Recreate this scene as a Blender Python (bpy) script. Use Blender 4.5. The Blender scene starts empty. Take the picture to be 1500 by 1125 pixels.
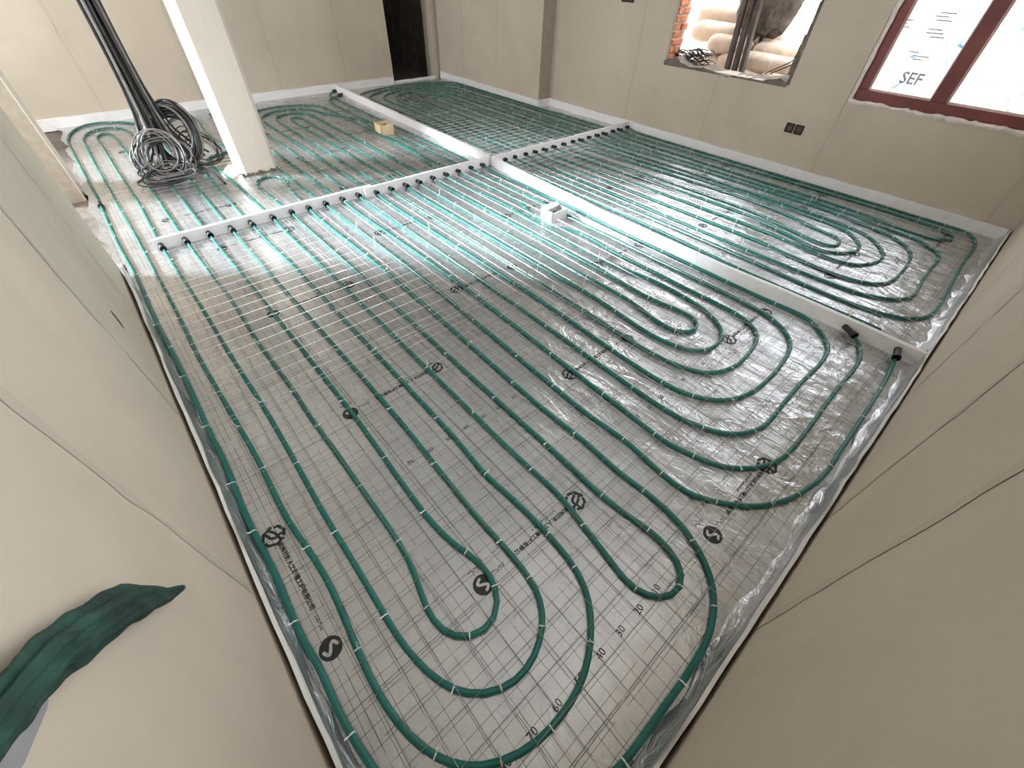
import bpy, math, random
from mathutils import Vector, Matrix
random.seed(7)
S = bpy.context.scene
COL = S.collection
H = 1.55                                   # eye height above the foil

# ------------------------------------------------------------------ camera
FPX, PITCH, YAW, ROLL = 606.81, 0.802265, 0.743482, -0.036971
_f = Vector((math.cos(PITCH)*math.sin(YAW), math.cos(PITCH)*math.cos(YAW), -math.sin(PITCH)))
_r = Vector((math.cos(YAW), -math.sin(YAW), 0)); _d = _f.cross(_r)
_r2 = math.cos(ROLL)*_r + math.sin(ROLL)*_d; _d2 = -math.sin(ROLL)*_r + math.cos(ROLL)*_d
cd = bpy.data.cameras.new('camera'); cam = bpy.data.objects.new('camera', cd); COL.objects.link(cam)
cd.sensor_width = 36; cd.lens = FPX/1500*36; cd.clip_start = 0.02; cd.clip_end = 200
cam.matrix_world = Matrix((( _r2.x, -_d2.x, -_f.x, 0), (_r2.y, -_d2.y, -_f.y, 0), (_r2.z, -_d2.z, -_f.z, H), (0, 0, 0, 1)))
S.camera = cam
EYE = Vector((0, 0, H))
def ray(px, py): return _r2*((px-750)/FPX) + _d2*((py-562.5)/FPX) + _f
def at(px, py, z=0.0):
    d = ray(px, py); return EYE + d*((z-H)/d.z)
def onx(px, py, x):
    d = ray(px, py); return EYE + d*(x/d.x)
def ony(px, py, y):
    d = ray(px, py); return EYE + d*(y/d.y)

# ------------------------------------------------------------------ light
W = bpy.data.worlds.new('sky'); S.world = W; W.use_nodes = True
wn = W.node_tree; bgn = wn.nodes['Background']
bgn.inputs['Color'].default_value = (0.95, 0.97, 1.0, 1); bgn.inputs['Strength'].default_value = 8.0
sd = bpy.data.lights.new('sun', 'SUN'); sd.energy = 26.0; sd.angle = math.radians(14); sd.color = (0.86, 0.94, 1.0)
sun = bpy.data.objects.new('sun', sd); COL.objects.link(sun)
sun.rotation_euler = Vector((0.78, -0.52, -0.50)).to_track_quat('-Z', 'Y').to_euler()
S.view_settings.view_transform = 'Standard'; S.view_settings.look = 'None'
S.view_settings.gamma = 1; S.view_settings.use_curve_mapping = False
S.view_settings.exposure = -0.24
def portal(loc, direction, sx, sy):
    l = bpy.data.lights.new('daylight_portal', 'AREA'); l.shape = 'RECTANGLE'; l.size = sx; l.size_y = sy
    l.cycles.is_portal = True
    o = bpy.data.objects.new('daylight_portal', l); COL.objects.link(o); o.location = loc
    o.rotation_euler = Vector(direction).to_track_quat('-Z', 'Z' if abs(direction[2]) < .5 else 'Y').to_euler()

# ------------------------------------------------------------------ helpers
def mesh(name, verts, faces, mat=None, parent=None, smooth=False):
    m = bpy.data.meshes.new(name); m.from_pydata([tuple(v) for v in verts], [], faces); m.update()
    o = bpy.data.objects.new(name, m); COL.objects.link(o)
    if mat: m.materials.append(mat)
    if parent: o.parent = parent
    if smooth: m.polygons.foreach_set('use_smooth', [True]*len(m.polygons))
    return o
class MB:
    def __init__(s): s.v = []; s.f = []
    def add(s, v, f):
        n = len(s.v); s.v += [Vector(p) for p in v]; s.f += [tuple(i+n for i in q) for q in f]
    def box(s, x0, x1, y0, y1, z0, z1):
        s.add([(x0,y0,z0),(x1,y0,z0),(x1,y1,z0),(x0,y1,z0),(x0,y0,z1),(x1,y0,z1),(x1,y1,z1),(x0,y1,z1)],
              [(0,3,2,1),(4,5,6,7),(0,1,5,4),(1,2,6,5),(2,3,7,6),(3,0,4,7)])
    def hexa(s, b, t):      # bottom quad, top quad
        s.add(list(b)+list(t), [(0,3,2,1),(4,5,6,7),(0,1,5,4),(1,2,6,5),(2,3,7,6),(3,0,4,7)])
    def tube(s, pts, r, n=8, cap=True, closed=False):
        pts = [Vector(p) for p in pts]; N = len(pts); base = len(s.v); up = Vector((0,0,1)); prev = None
        for i, p in enumerate(pts):
            a = pts[(i-1) % N] if (closed or i > 0) else p; b = pts[(i+1) % N] if (closed or i < N-1) else p
            t = (b-a).normalized()
            if prev is None:
                u = t.cross(up)
                if u.length < .1: u = t.cross(Vector((1,0,0)))
            else: u = prev - t*prev.dot(t)
            u.normalize(); prev = u; w = t.cross(u)
            rr = r[i] if isinstance(r, (list, tuple)) else r
            for k in range(n):
                a_ = 2*math.pi*k/n; s.v.append(p + (u*math.cos(a_) + w*math.sin(a_))*rr)
        for i in range(N if closed else N-1):
            j = (i+1) % N
            for k in range(n):
                k2 = (k+1) % n; s.f.append((base+i*n+k, base+i*n+k2, base+j*n+k2, base+j*n+k))
        if cap and not closed:
            s.f.append(tuple(base+k for k in range(n))[::-1]); s.f.append(tuple(base+(N-1)*n+k for k in range(n)))
    def build(s, name, mat=None, parent=None, smooth=False): return mesh(name, s.v, s.f, mat, parent, smooth)
def empty(name, loc=(0,0,0)):
    o = bpy.data.objects.new(name, None); COL.objects.link(o); o.location = loc; o.empty_display_size = .1; return o
def kid(o, parent):
    o.parent = parent; o.matrix_parent_inverse = Matrix.Translation(-Vector(parent.location)); return o
def tag(o, label, cat, group=None):
    o['label'] = label; o['category'] = cat
    if group: o['group'] = group
    return o
def struct(o, label=None):
    o['kind'] = 'structure'
    if label: o['label'] = label
    return o
def bevel(o, w=.004, n=2):
    m = o.modifiers.new('bevel', 'BEVEL'); m.width = w; m.segments = n; m.limit_method = 'ANGLE'; return o

# ------------------------------------------------------------------ materials
class NT:
    def __init__(s, name):
        s.m = bpy.data.materials.new(name); s.m.use_nodes = True; s.t = s.m.node_tree; s.b = s.t.nodes['Principled BSDF']; s.out = s.t.nodes['Material Output']
        s.pos = None
    def n(s, kind, **kw):
        o = s.t.nodes.new(kind)
        for k, v in kw.items():
            if k in o.inputs: o.inputs[k].default_value = v
            else: setattr(o, k, v)
        return o
    def l(s, a, b): s.t.links.new(a, b)
    def coord(s):
        if s.pos is None: s.pos = s.n('ShaderNodeNewGeometry').outputs['Position']
        return s.pos
    def scaled(s, v):
        m = s.n('ShaderNodeMapping'); m.inputs['Scale'].default_value = v; s.l(s.coord(), m.inputs['Vector']); return m.outputs['Vector']
    def noise(s, scale, detail=4, rough=.55, vec=None, dist=0.0):
        o = s.n('ShaderNodeTexNoise'); o.inputs['Scale'].default_value = scale; o.inputs['Detail'].default_value = detail
        o.inputs['Roughness'].default_value = rough; o.inputs['Distortion'].default_value = dist
        s.l(vec if vec is not None else s.coord(), o.inputs['Vector']); return o.outputs['Fac']
    def ramp(s, fac, stops):
        r = s.n('ShaderNodeValToRGB'); e = r.color_ramp.elements
        while len(e) < len(stops): e.new(.5)
        for q, (p, c) in zip(e, stops): q.position = p; q.color = (*c, 1)
        s.l(fac, r.inputs['Fac']); return r.outputs['Color']
    def math(s, op, a, b=None, c=None):
        o = s.n('ShaderNodeMath', operation=op)
        for i, v in enumerate((a, b, c)):
            if v is None: continue
            if isinstance(v, (int, float)): o.inputs[i].default_value = v
            else: s.l(v, o.inputs[i])
        return o.outputs[0]
    def mix(s, fac, a, b):
        o = s.n('ShaderNodeMix', data_type='RGBA')
        for sock, v in ((o.inputs[0], fac), (o.inputs[6], a), (o.inputs[7], b)):
            if isinstance(v, (int, float)): sock.default_value = v
            elif isinstance(v, tuple): sock.default_value = (*v, 1)
            else: s.l(v, sock)
        return o.outputs[2]
    def bump(s, h, strength=.3, dist=.01, normal=None):
        o = s.n('ShaderNodeBump'); o.inputs['Strength'].default_value = strength; o.inputs['Distance'].default_value = dist
        s.l(h, o.inputs['Height'])
        if normal is not None: s.l(normal, o.inputs['Normal'])
        return o.outputs['Normal']
    def set(s, color=None, rough=None, metal=None, normal=None, spec=None):
        for k, v in (('Base Color', color), ('Roughness', rough), ('Metallic', metal), ('Normal', normal), ('Specular IOR Level', spec)):
            if v is None: continue
            if isinstance(v, tuple): s.b.inputs[k].default_value = (*v, 1)
            elif isinstance(v, (int, float)): s.b.inputs[k].default_value = v
            else: s.l(v, s.b.inputs[k])
        return s.m
def simple(name, col, rough=.5, metal=0, var=.12, scale=18, bmp=.15, bd=.003):
    t = NT(name); f = t.noise(scale, 5)
    lo = tuple(c*(1-var) for c in col); hi = tuple(min(1, c*(1+var)) for c in col)
    return t.set(t.ramp(f, [(.3, lo), (.7, hi)]), rough, metal, t.bump(t.noise(scale*3, 4), bmp, bd))

def wall_material(name, col):
    t = NT(name)
    c = t.ramp(t.noise(1.1, 5, .6), [(.3, tuple(v*.9 for v in col)), (.7, tuple(min(1, v*1.07) for v in col))])
    blot = t.ramp(t.noise(2.7, 6, .65, t.scaled((1, 1, .5)), .6), [(.55, (0, 0, 0)), (.75, (1, 1, 1))])
    c = t.mix(t.math('MULTIPLY', blot, .38), c, tuple(v*.80 for v in col))
    scr = t.ramp(t.noise(5, 8, .7, t.scaled((1, 1, 2.2)), 2.0), [(.71, (0, 0, 0)), (.735, (1, 1, 1))])
    c = t.mix(t.math('MULTIPLY', scr, .4), c, tuple(v*.5 for v in col))
    spk = t.ramp(t.noise(23, 3), [(.74, (0, 0, 0)), (.77, (1, 1, 1))])
    c = t.mix(t.math('MULTIPLY', spk, .3), c, tuple(v*.55 for v in col))
    n1 = t.bump(t.noise(1.8, 4, .5, None, .5), .35, .03)
    n2 = t.bump(t.noise(40, 4), .12, .004, n1)
    return t.set(c, .85, 0, n2, .2)
M = {}
M['wall'] = wall_material('wall_plaster', (.62, .545, .445))
M['smear'] = wall_material('smeared_filler', (.565, .50, .41))
M['joint'] = simple('joint_filler', (.42, .37, .305), .9)
M['column'] = wall_material('column_plaster', (.74, .675, .595))
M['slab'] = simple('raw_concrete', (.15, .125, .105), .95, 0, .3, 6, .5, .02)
M['ceiling'] = simple('ceiling_concrete', (.55, .53, .5), .9)
M['foam'] = simple('white_foam', (.88, .88, .885), .75, 0, .05, 14, .15, .002)
M['pipe'] = simple('green_pipe', (.010, .150, .122), .34, 0, .12, 7, .05, .001)
M['sleeve'] = simple('black_sleeve', (.012, .013, .014), .5)
M['tie'] = simple('white_tie', (.80, .83, .82), .35, 0, .05)
M['wire'] = simple('mesh_wire', (.55, .55, .54), .32, .85, .2, 60)
M['print'] = simple('black_print', (.02, .025, .024), .5)
M['cable'] = simple('black_cable', (.018, .018, .019), .38, 0, .3)
M['cable_grey'] = simple('grey_cable', (.17, .165, .165), .4, 0, .25)
M['cable_tape'] = simple('cable_wrap', (.045, .037, .032), .5, 0, .3)
M['frame'] = simple('red_brown_frame', (.20, .052, .046), .42, 0, .2, 4, .05)
M['bead'] = simple('foam_bead', (.80, .74, .68), .9, 0, .15, 25, .5, .008)
M['cardboard'] = simple('pale_yellow_board', (.80, .62, .38), .8, 0, .1, 20)
M['white_box'] = simple('white_foil_tape', (.80, .80, .80), .35, .3, .06, 16, .5, .008)
M['boxhole'] = simple('dark_box_inside', (.03, .026, .022), .9)
M['socket'] = simple('brown_socket_box', (.10, .055, .04), .6, 0, .2)
M['brick'] = simple('red_brick', (.50, .20, .11), .9, 0, .35, 25, .6, .01)
M['mortar'] = simple('mortar', (.55, .46, .38), .95)
M['rubble'] = simple('broken_plaster', (.20, .17, .14), .95, 0, .4, 20, .8, .02)
M['sack'] = simple('pale_sack', (.62, .50, .40), .85, 0, .12, 9, .5, .02)
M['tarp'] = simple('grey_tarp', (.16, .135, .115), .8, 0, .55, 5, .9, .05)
M['timber'] = simple('dark_timber', (.055, .040, .032), .8, 0, .4, 10, .6, .01)
M['whitewall'] = simple('white_render', (.80, .78, .75), .9)
M['ground'] = simple('outside_ground', (.45, .40, .34), .95, 0, .25, 2)
M['cloth'] = None

# foil film with its printed grid
def foil_material():
    t = NT('printed_foil'); pos = t.coord()
    sep = t.n('ShaderNodeSeparateXYZ'); t.l(pos, sep.inputs[0])
    wob = t.noise(.8, 2)
    def lines(ax, pitch, w, off):
        v = t.math('ADD', sep.outputs[ax], t.math('MULTIPLY', wob, .012))
        f = t.math('FRACT', t.math('MULTIPLY', t.math('ADD', v, off), 1/pitch))
        return t.math('LESS_THAN', f, w/pitch)
    gx = lines(0, .05, .0016, .013); gy = lines(1, .05, .0016, .021)
    gx2 = lines(0, .513, .0022, .19); gx3 = lines(0, .487, .002, .335); gy2 = lines(1, .50, .0024, .10)
    g = t.math('MAXIMUM', t.math('MAXIMUM', gx, gy), t.math('MAXIMUM', t.math('MAXIMUM', gx2, gx3), gy2))
    brk = t.ramp(t.noise(9, 3), [(.36, (0, 0, 0)), (.46, (1, 1, 1))])
    ink = t.math('MULTIPLY', t.math('MULTIPLY', g, brk), .80)
    dirt = t.ramp(t.noise(2.2, 6, .6), [(.3, (.55, .56, .575)), (.7, (.72, .73, .745))])
    col = t.mix(ink, dirt, (.03, .035, .035))
    # crumple: facetted voronoi at two sizes plus long soft waves
    dv = t.n('ShaderNodeTexNoise'); dv.inputs['Scale'].default_value = 2.4; t.l(pos, dv.inputs['Vector'])
    warp = t.n('ShaderNodeMix', data_type='VECTOR'); warp.inputs[0].default_value = .10
    t.l(pos, warp.inputs[4]); t.l(dv.outputs['Color'], warp.inputs[5])
    def vor(scale, st):
        m = t.n('ShaderNodeMapping'); m.inputs['Scale'].default_value = st; m.inputs['Rotation'].default_value = (0, 0, .5); t.l(warp.outputs[1], m.inputs['Vector'])
        v = t.n('ShaderNodeTexVoronoi', feature='F1'); v.inputs['Scale'].default_value = scale; t.l(m.outputs['Vector'], v.inputs['Vector']); return v.outputs['Distance']
    # the film lies smooth by the near left wall and is crumpled towards the window side
    region = t.math('SMOOTH_MIN', t.math('MAXIMUM', t.math('MULTIPLY', t.math('SUBTRACT', t.math('ADD', sep.outputs[0], t.noise(1.0, 3)), .9), .9), .16), 1.0, .2)
    h1 = vor(7, (1, .45, 1)); h2 = vor(26, (1, .5, 1)); h3 = t.noise(3.0, 3, .5, None, 1.0)
    hh = t.math('ADD', t.math('ADD', t.math('MULTIPLY', h1, .50), t.math('MULTIPLY', h2, .22)), t.math('MULTIPLY', h3, .55))
    rdg = t.math('ABSOLUTE', t.math('SUBTRACT', t.noise(5.5, 5, .6, t.scaled((1.3, .55, 1)), 1.6), .5))
    hh = t.math('ADD', hh, t.math('MULTIPLY', rdg, 1.5))
    hh = t.math('MULTIPLY', hh, region)
    nrm = t.bump(hh, .33, .05)
    rough = t.math('ADD', t.math('MULTIPLY', t.noise(5, 3), .14), .21)
    return t.set(col, rough, .80, nrm)
M['foil'] = foil_material()
t = NT('foil_edge'); M['foil_edge'] = t.set((.66, .67, .69), .30, .85, t.bump(t.noise(9, 5, .6, t.scaled((1, 1, 2)), 1.5), .5, .03))
def pane_material():
    t = NT('film_covered_glass'); nt = t.t
    tr = t.n('ShaderNodeBsdfTransparent'); df = t.n('ShaderNodeBsdfTranslucent'); gl = t.n('ShaderNodeBsdfGlossy'); gl.inputs['Roughness'].default_value = .15
    blot = t.ramp(t.noise(9, 6, .7, None, .6), [(.58, (.95, .96, .97)), (.64, (.22, .36, .48)), (.72, (.42, .36, .50))])
    t.l(blot, tr.inputs['Color']); t.l(blot, df.inputs['Color'])
    m1 = t.n('ShaderNodeMixShader'); m1.inputs[0].default_value = .18; t.l(tr.outputs[0], m1.inputs[1]); t.l(df.outputs[0], m1.inputs[2])
    m2 = t.n('ShaderNodeMixShader'); m2.inputs[0].default_value = .06; t.l(m1.outputs[0], m2.inputs[1]); t.l(gl.outputs[0], m2.inputs[2])
    t.l(m2.outputs[0], t.out.inputs['Surface']); return t.m
M['pane'] = pane_material()
M['filmprint'] = simple('film_print', (.45, .50, .62), .6)
def cloth_material():
    t = NT('green_net_cloth'); f = t.noise(14, 5, .6, t.scaled((1, 1, .35)), 1.2)
    return t.set(t.ramp(f, [(.3, (.006, .022, .017)), (.55, (.016, .06, .045)), (.75, (.03, .11, .085))]), .75, 0, t.bump(t.noise(25, 3, .5, t.scaled((1, 1, .3))), .6, .01))
M['cloth'] = cloth_material()
M['lining'] = simple('grey_lining', (.30, .30, .31), .8)

# ------------------------------------------------------------------ room shell
XL, YF, XR, YB, ZC = -.203*H, -.174*H, 3.41*H, 4.96*H, 3.25
XP, YP = 3.262*H, 3.33*H                 # the thicker part of the window wall beyond the pilaster
TH = .24
def panel_wall(name, axis, c, inward, u0, u1, joints, openings=(), top=ZC, base=-.05, smear=True):
    """wall in plane axis=c; inward +1/-1 is the side of the room; openings (u0,u1,z0,z1)"""
    root = struct(empty(name, (0, 0, 0)))
    def rects(a, b, z0, z1):
        cuts = sorted({a, b, *[min(max(v, a), b) for o in openings for v in o[:2]]}); out = []
        for p, q in zip(cuts, cuts[1:]):
            if q-p < 1e-5: continue
            zs = [(z0, z1)]
            for o in openings:
                if o[0] < (p+q)/2 < o[1]:
                    nz = []
                    for s_, e_ in zs:
                        if o[2] > s_: nz.append((s_, min(e_, o[2])))
                        if o[3] < e_: nz.append((max(s_, o[3]), e_))
                    zs = nz
            out += [(p, q, s_, e_) for s_, e_ in zs if e_-s_ > 1e-4]
        return out
    def add(mb, p, q, s_, e_, d0, d1):
        a, b = sorted((c+inward*d0, c+inward*d1))
        if axis == 0: mb.box(a, b, p, q, s_, e_)
        else: mb.box(p, q, a, b, s_, e_)
    core = MB()
    for r_ in rects(u0, u1, base, top): add(core, *r_, -TH, -.006)
    core.build('joint_backing', M['joint'], root)
    js = [u0]+sorted(joints)+[u1]
    for i, (a, b) in enumerate(zip(js, js[1:])):
        mb = MB(); a2 = a+(.0022 if i else 0); b2 = b-(.0022 if i < len(js)-2 else 0)
        for r_ in rects(a2, b2, base, top): add(mb, *r_, -.006+.0002, random.uniform(0, .0012))
        mb.build('panel', M['wall'], root)
    if smear:
        for jn in sorted(joints):
            rr = random.Random(int(jn*1000)+77); mb = MB(); N = 44; d = .0016
            L_, R_ = [], []
            for i in range(N+1):
                z = .08+(top-.1)*i/N; wd = .006+.012*rr.random()+.010*abs(math.sin(i*.31+jn)); cx = jn+.006*math.sin(i*.5)
                for lst, u in ((L_, cx-wd), (R_, cx+wd*.8)):
                    lst.append((c+inward*d, u, z) if axis == 0 else (u, c+inward*d, z))
            mb.v = [Vector(q) for q in L_+R_]
            for i in range(N):
                if any(o[0]-.05 < jn < o[1]+.05 and o[2] < L_[i+1][2]+.03 and L_[i][2]-.03 < o[3] for o in openings): continue
                if rr.random() < .10: continue
                mb.f.append((i, N+1+i, N+2+i, i+1))
            mb.build('joint_smear', M['smear'], root)
    return root
fl = struct(MB().build('floor') if False else None or mesh('floor', [(XL-1.8, YF-TH, -.03), (XR+TH, YF-TH, -.03), (XR+TH, YB+4, -.03), (XL-1.8, YB+4, -.03), (XL-1.8, YF-TH, -.2), (XR+TH, YF-TH, -.2), (XR+TH, YB+4, -.2), (XL-1.8, YB+4, -.2)],
     [(0,1,2,3),(7,6,5,4),(0,4,5,1),(1,5,6,2),(2,6,7,3),(3,7,4,0)], M['slab']))
YJ1, YJ2, YJ3 = 2.25*H, 3.33*H, 3.60*H   # left opening: near jamb, pier
wl = panel_wall('wall_left', 0, XL, 1, YF-TH, YJ1, [.565*H, 1.20*H, 1.80*H])
pier = panel_wall('wall_pier', 0, -.232*H, 1, YJ2, YJ3, [])
for ch in pier.children:
    if ch.name.startswith('panel'): ch.data.materials[0] = M['column']
FX0, FX1, FZ0, FZ1 = .10*H, 1.55*H, 1.27, 2.80      # unseen opening above the frame's edge, added to brighten the near walls
wf = panel_wall('wall_front', 1, YF, 1, XL, XR+TH, [.56*H, .93*H, 1.55*H, 2.2*H, 2.85*H], [(FX0, FX1, FZ0, FZ1)])
portal(((FX0+FX1)/2, YF-.26, (FZ0+FZ1)/2), (0, 1, 0), FX1-FX0, FZ1-FZ0)
DX0, DX1 = 2.66*H, 3.19*H
wb = panel_wall('wall_back', 1, YB, -1, XL-1.8, XR+TH, [-.55*H, .10*H, .80*H, 1.48*H, 2.13*H], [(DX0, DX1, -.1, 2.9)])
WY0, WY1, WZ0, WZ1 = .05*H, .862*H, .462*H, 2.55
HY0, HY1, HZ0, HZ1 = 1.245*H, 2.165*H, .475*H, 2.55
ww = panel_wall('wall_window', 0, XR, -1, YF-TH, YP+.02, [-.05*H, .88*H, 1.71*H, 2.42*H], [(WY0, WY1, WZ0, WZ1), (HY0, HY1, HZ0, HZ1)])
wp = panel_wall('wall_pilaster', 0, XP, -1, YP, YB+.1, [3.95*H, 4.5*H])
ce = struct(mesh('ceiling', [(XL-1.8, YF-TH, ZC), (XR+TH, YF-TH, ZC), (XR+TH, YB+4, ZC), (XL-1.8, YB+4, ZC), (XL-1.8, YF-TH, ZC+.2), (XR+TH, YF-TH, ZC+.2), (XR+TH, YB+4, ZC+.2), (XL-1.8, YB+4, ZC+.2)],
     [(3,2,1,0),(4,5,6,7),(0,1,5,4),(1,2,6,5),(2,3,7,6),(3,0,4,7)], M['ceiling']))
# dark passage behind the doorway
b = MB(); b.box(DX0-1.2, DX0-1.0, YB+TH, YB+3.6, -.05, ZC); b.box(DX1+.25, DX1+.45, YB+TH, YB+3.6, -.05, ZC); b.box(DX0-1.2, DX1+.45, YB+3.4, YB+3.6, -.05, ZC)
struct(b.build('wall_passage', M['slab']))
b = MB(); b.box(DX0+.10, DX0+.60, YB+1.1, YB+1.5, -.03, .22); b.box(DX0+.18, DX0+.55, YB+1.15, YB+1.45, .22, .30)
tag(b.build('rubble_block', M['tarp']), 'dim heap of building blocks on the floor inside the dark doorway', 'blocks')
b = MB(); b.box(DX1-.002, DX1+.05, YB-.03, YB+.12, -.03, 2.9); struct(b.build('trim_doorway', M['wall']))
portal((XL-.30, (YJ1+YB)/2, 1.6), (1, 0, 0), YB-YJ1, 3.2)
portal((XR+.26, (WY0+WY1)/2, (WZ0+WZ1)/2), (-1, 0, 0), WY1-WY0, WZ1-WZ0)
portal((XR+.26, (HY0+HY1)/2, (HZ0+HZ1)/2), (-1, 0, 0), HY1-HY0, HZ1-HZ0)
struct(mesh('floor_outside', [(XR+TH, -8, -.15), (30, -8, -.15), (30, 25, -.15), (XR+TH, 25, -.15)], [(0,1,2,3)], M['ground']))
struct(mesh('floor_yard', [(-30, -12, -.16), (XL-1.7, -12, -.16), (XL-1.7, 25, -.16), (-30, 25, -.16)], [(0,1,2,3)], M['ground']))
b = MB(); b.box(XL-1.95, XL-1.8, YF-TH, YB+2, -.2, 1.06); struct(b.build('wall_added_sky_blocker', M['whitewall']))  # unseen low wall, added to cut the low sky outside the left opening
b = MB(); b.box(XL-1.8, XL-TH, YJ1-.25, YJ1-.05, -.05, ZC); struct(b.build('wall_added_side_blocker', M['wall']))  # unseen partition, added to keep side skylight off the back wall

# ------------------------------------------------------------------ wall marks: torn patch, socket boxes
p = onx(171, 468, XL); b = MB()
b.add([(XL+.0025, p.y-.012, p.z-.05), (XL+.0025, p.y+.016, p.z-.03), (XL+.0025, p.y+.022, p.z+.03), (XL+.0025, p.y+.008, p.z+.045), (XL+.0025, p.y-.010, p.z+.005)], [(0,1,2,3,4)])
o = b.build('torn_patch', M['socket'], wl); o['label'] = 'brown torn patch in the plaster'
def socket_pair(name, px, label, n=2):
    root = empty(name, onx(*px, XR)); tag(root, label, 'socket box')
    for k in range(n):
        b = MB(); y = -k*.092; s_ = .036
        b.box(-.004, .03, y-s_, y+s_, -s_, s_)
        o = b.build('box', M['socket'], root)
        b = MB()
        for (a0, a1, c0, c1) in ((-s_, s_, s_-.007, s_+.004), (-s_, s_, -s_-.004, -s_+.007), (-s_-.004, -s_+.007, -s_, s_), (s_-.007, s_+.004, -s_, s_)):
            b.box(-.010, .02, y+a0, y+a1, c0, c1)
        b.build('rim', M['boxhole'], root); b = MB(); b.box(-.0065, 0, y-.006, y+.006, -.006, .006); b.build('screw_post', M['cable_grey'], root)
    return root
socket_pair('socket_box', (1157, 187), 'pair of brown socket boxes set in the wall below window height')
socket_pair('socket_box', (916, -4), 'pair of brown socket boxes set high in the wall beside the pilaster')

# ------------------------------------------------------------------ window
def fbox(mb, y0, y1, z0, z1, d0=.01, d1=.09): mb.box(XR+d0, XR+d1, y0, y1, z0, z1)
w = struct(empty('window_1', (XR, (WY0+WY1)/2, WZ0))); w['label'] = 'red-brown framed window with printed film on its panes'
def wpart(name, mb, mat, bv=.005):
    o = kid(mb.build(name, mat), w)
    if bv: bevel(o, bv)
    return o
FW = .085; YM = .468*H
b = MB(); fbox(b, WY0, WY1, WZ0, WZ0+FW); wpart('bottom_rail', b, M['frame'])
b = MB(); fbox(b, WY0, WY1, WZ1-FW, WZ1); wpart('top_rail', b, M['frame'])
b = MB(); fbox(b, WY1-FW, WY1, WZ0+FW, WZ1-FW); wpart('stile', b, M['frame'])
b = MB(); fbox(b, WY0, WY0+FW, WZ0+FW, WZ1-FW); wpart('stile', b, M['frame'])
b = MB(); fbox(b, YM-.055, YM+.055, WZ0+FW, WZ1-FW, .004); wpart('mullion', b, M['frame'])
for (a, c) in ((YM+.055, WY1-FW), (WY0+FW, YM-.055)):
    b = MB(); b.box(XR+.05, XR+.058, a, c, WZ0+FW, WZ1-FW); wpart('pane', b, M['pane'], 0)
    b = MB()
    for (p0, p1, q0, q1) in ((a, c, WZ0+FW, WZ0+FW+.012), (a, a+.012, WZ0+FW+.012, WZ1-FW), (c-.012, c, WZ0+FW+.012, WZ1-FW)): b.box(XR+.035, XR+.052, p0, p1, q0, q1)
    wpart('glazing_bead', b, M['bead'], 0)
# ragged foam bead round the frame
b = MB(); rr = random.Random(3)
path = [(y, WZ0-.006) for y in [WY0+(WY1-WY0)*i/40 for i in range(41)]] + [(WY1+.006, WZ0+(WZ1-WZ0)*i/30) for i in range(31)]
b.tube([(XR-.004+rr.uniform(-.004, .004), y+rr.uniform(-.004, .004), z+rr.uniform(-.004, .004)) for y, z in path], [rr.uniform(.012, .024) for _ in path], 6)
wpart('foam_bead', b, M['bead'], 0)
def text_mesh(body, size, name='print', fat=0.0):
    c = bpy.data.curves.new('tmp', 'FONT'); c.body = body; c.size = size; c.align_x = 'CENTER'; c.align_y = 'CENTER'; c.offset = fat; c.resolution_u = 2
    o = bpy.data.objects.new('tmp', c); COL.objects.link(o); bpy.context.view_layer.update()
    m = bpy.data.meshes.new_from_object(o.evaluated_get(bpy.context.evaluated_depsgraph_get())); bpy.data.objects.remove(o); bpy.data.curves.remove(c)
    m.name = name; return m
def wall_print(body, size, px, name='film_print'):
    m = text_mesh(body, size, 'print', .003); m.materials.clear(); m.materials.append(M['filmprint']); o = bpy.data.objects.new(name, m); COL.objects.link(o)
    p = onx(*px, XR+.049); o.matrix_basis = Matrix(((0, 0, -1, p.x), (-1, 0, 0, p.y), (0, 1, 0, p.z), (0, 0, 0, 1)))
    o.parent = w; o.matrix_parent_inverse = Matrix.Translation(-Vector(w.location))
wall_print('SEF', .11, (1335, 116))
for k in range(4):
    b = MB(); rr = random.Random(20+k); pc = onx(*[(1375, 45), (1385, 20), (1345, 78), (1330, 30)][k], XR+.049)
    for i in range(3):
        yy = pc.y + rr.uniform(-.03, .03); zz = pc.z - i*.022; L_ = rr.uniform(.03, .06)
        b.box(XR+.0488, XR+.0494, yy-L_, yy+L_, zz, zz+.009)
    wpart('film_print', b, M['filmprint'], 0)

# ------------------------------------------------------------------ rough hole in the window wall
hole = struct(empty('window_2', (XR, (HY0+HY1)/2, HZ0))); hole['label'] = 'rough broken window opening with bare brick edge'
b = MB(); rr = random.Random(11); n = 34
def jag(y, z, k): return (XR-.003, y, z)
ring_o = []; ring_i = []
for i in range(n+1):            # along the sill and up both sides
    s_ = i/n; y = HY0+(HY1-HY0)*s_
    ring_o.append((y, HZ0-.02)); ring_i.append((y, HZ0+.012+.018*math.sin(9*s_+1)+.012*math.sin(23*s_)+rr.uniform(-.008, .012)+(.04 if s_ > .86 else 0)))
for i in range(n):
    (a0, a1), (b0, b1), (c0, c1), (d0, d1) = ring_o[i], ring_o[i+1], ring_i[i+1], ring_i[i]
    b.hexa([(XR+.20, a0, a1), (XR+.20, b0, b1), (XR+.20, c0, c1), (XR+.20, d0, d1)], [(XR-.004, a0, a1), (XR-.004, b0, b1), (XR-.004, c0-.0, c1-.012), (XR-.004, d0, d1-.012)])
kid(b.build('broken_sill', M['rubble']), hole)
b = MB()
for i in range(24):
    z0 = HZ0+(HZ1-HZ0)*i/24; z1 = HZ0+(HZ1-HZ0)*(i+1)/24; q = rr.uniform(.0, .035)
    b.box(XR-.003, XR+.20, HY0-.02, HY0+q, z0, z1)
kid(b.build('broken_jamb', M['rubble']), hole)
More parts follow.
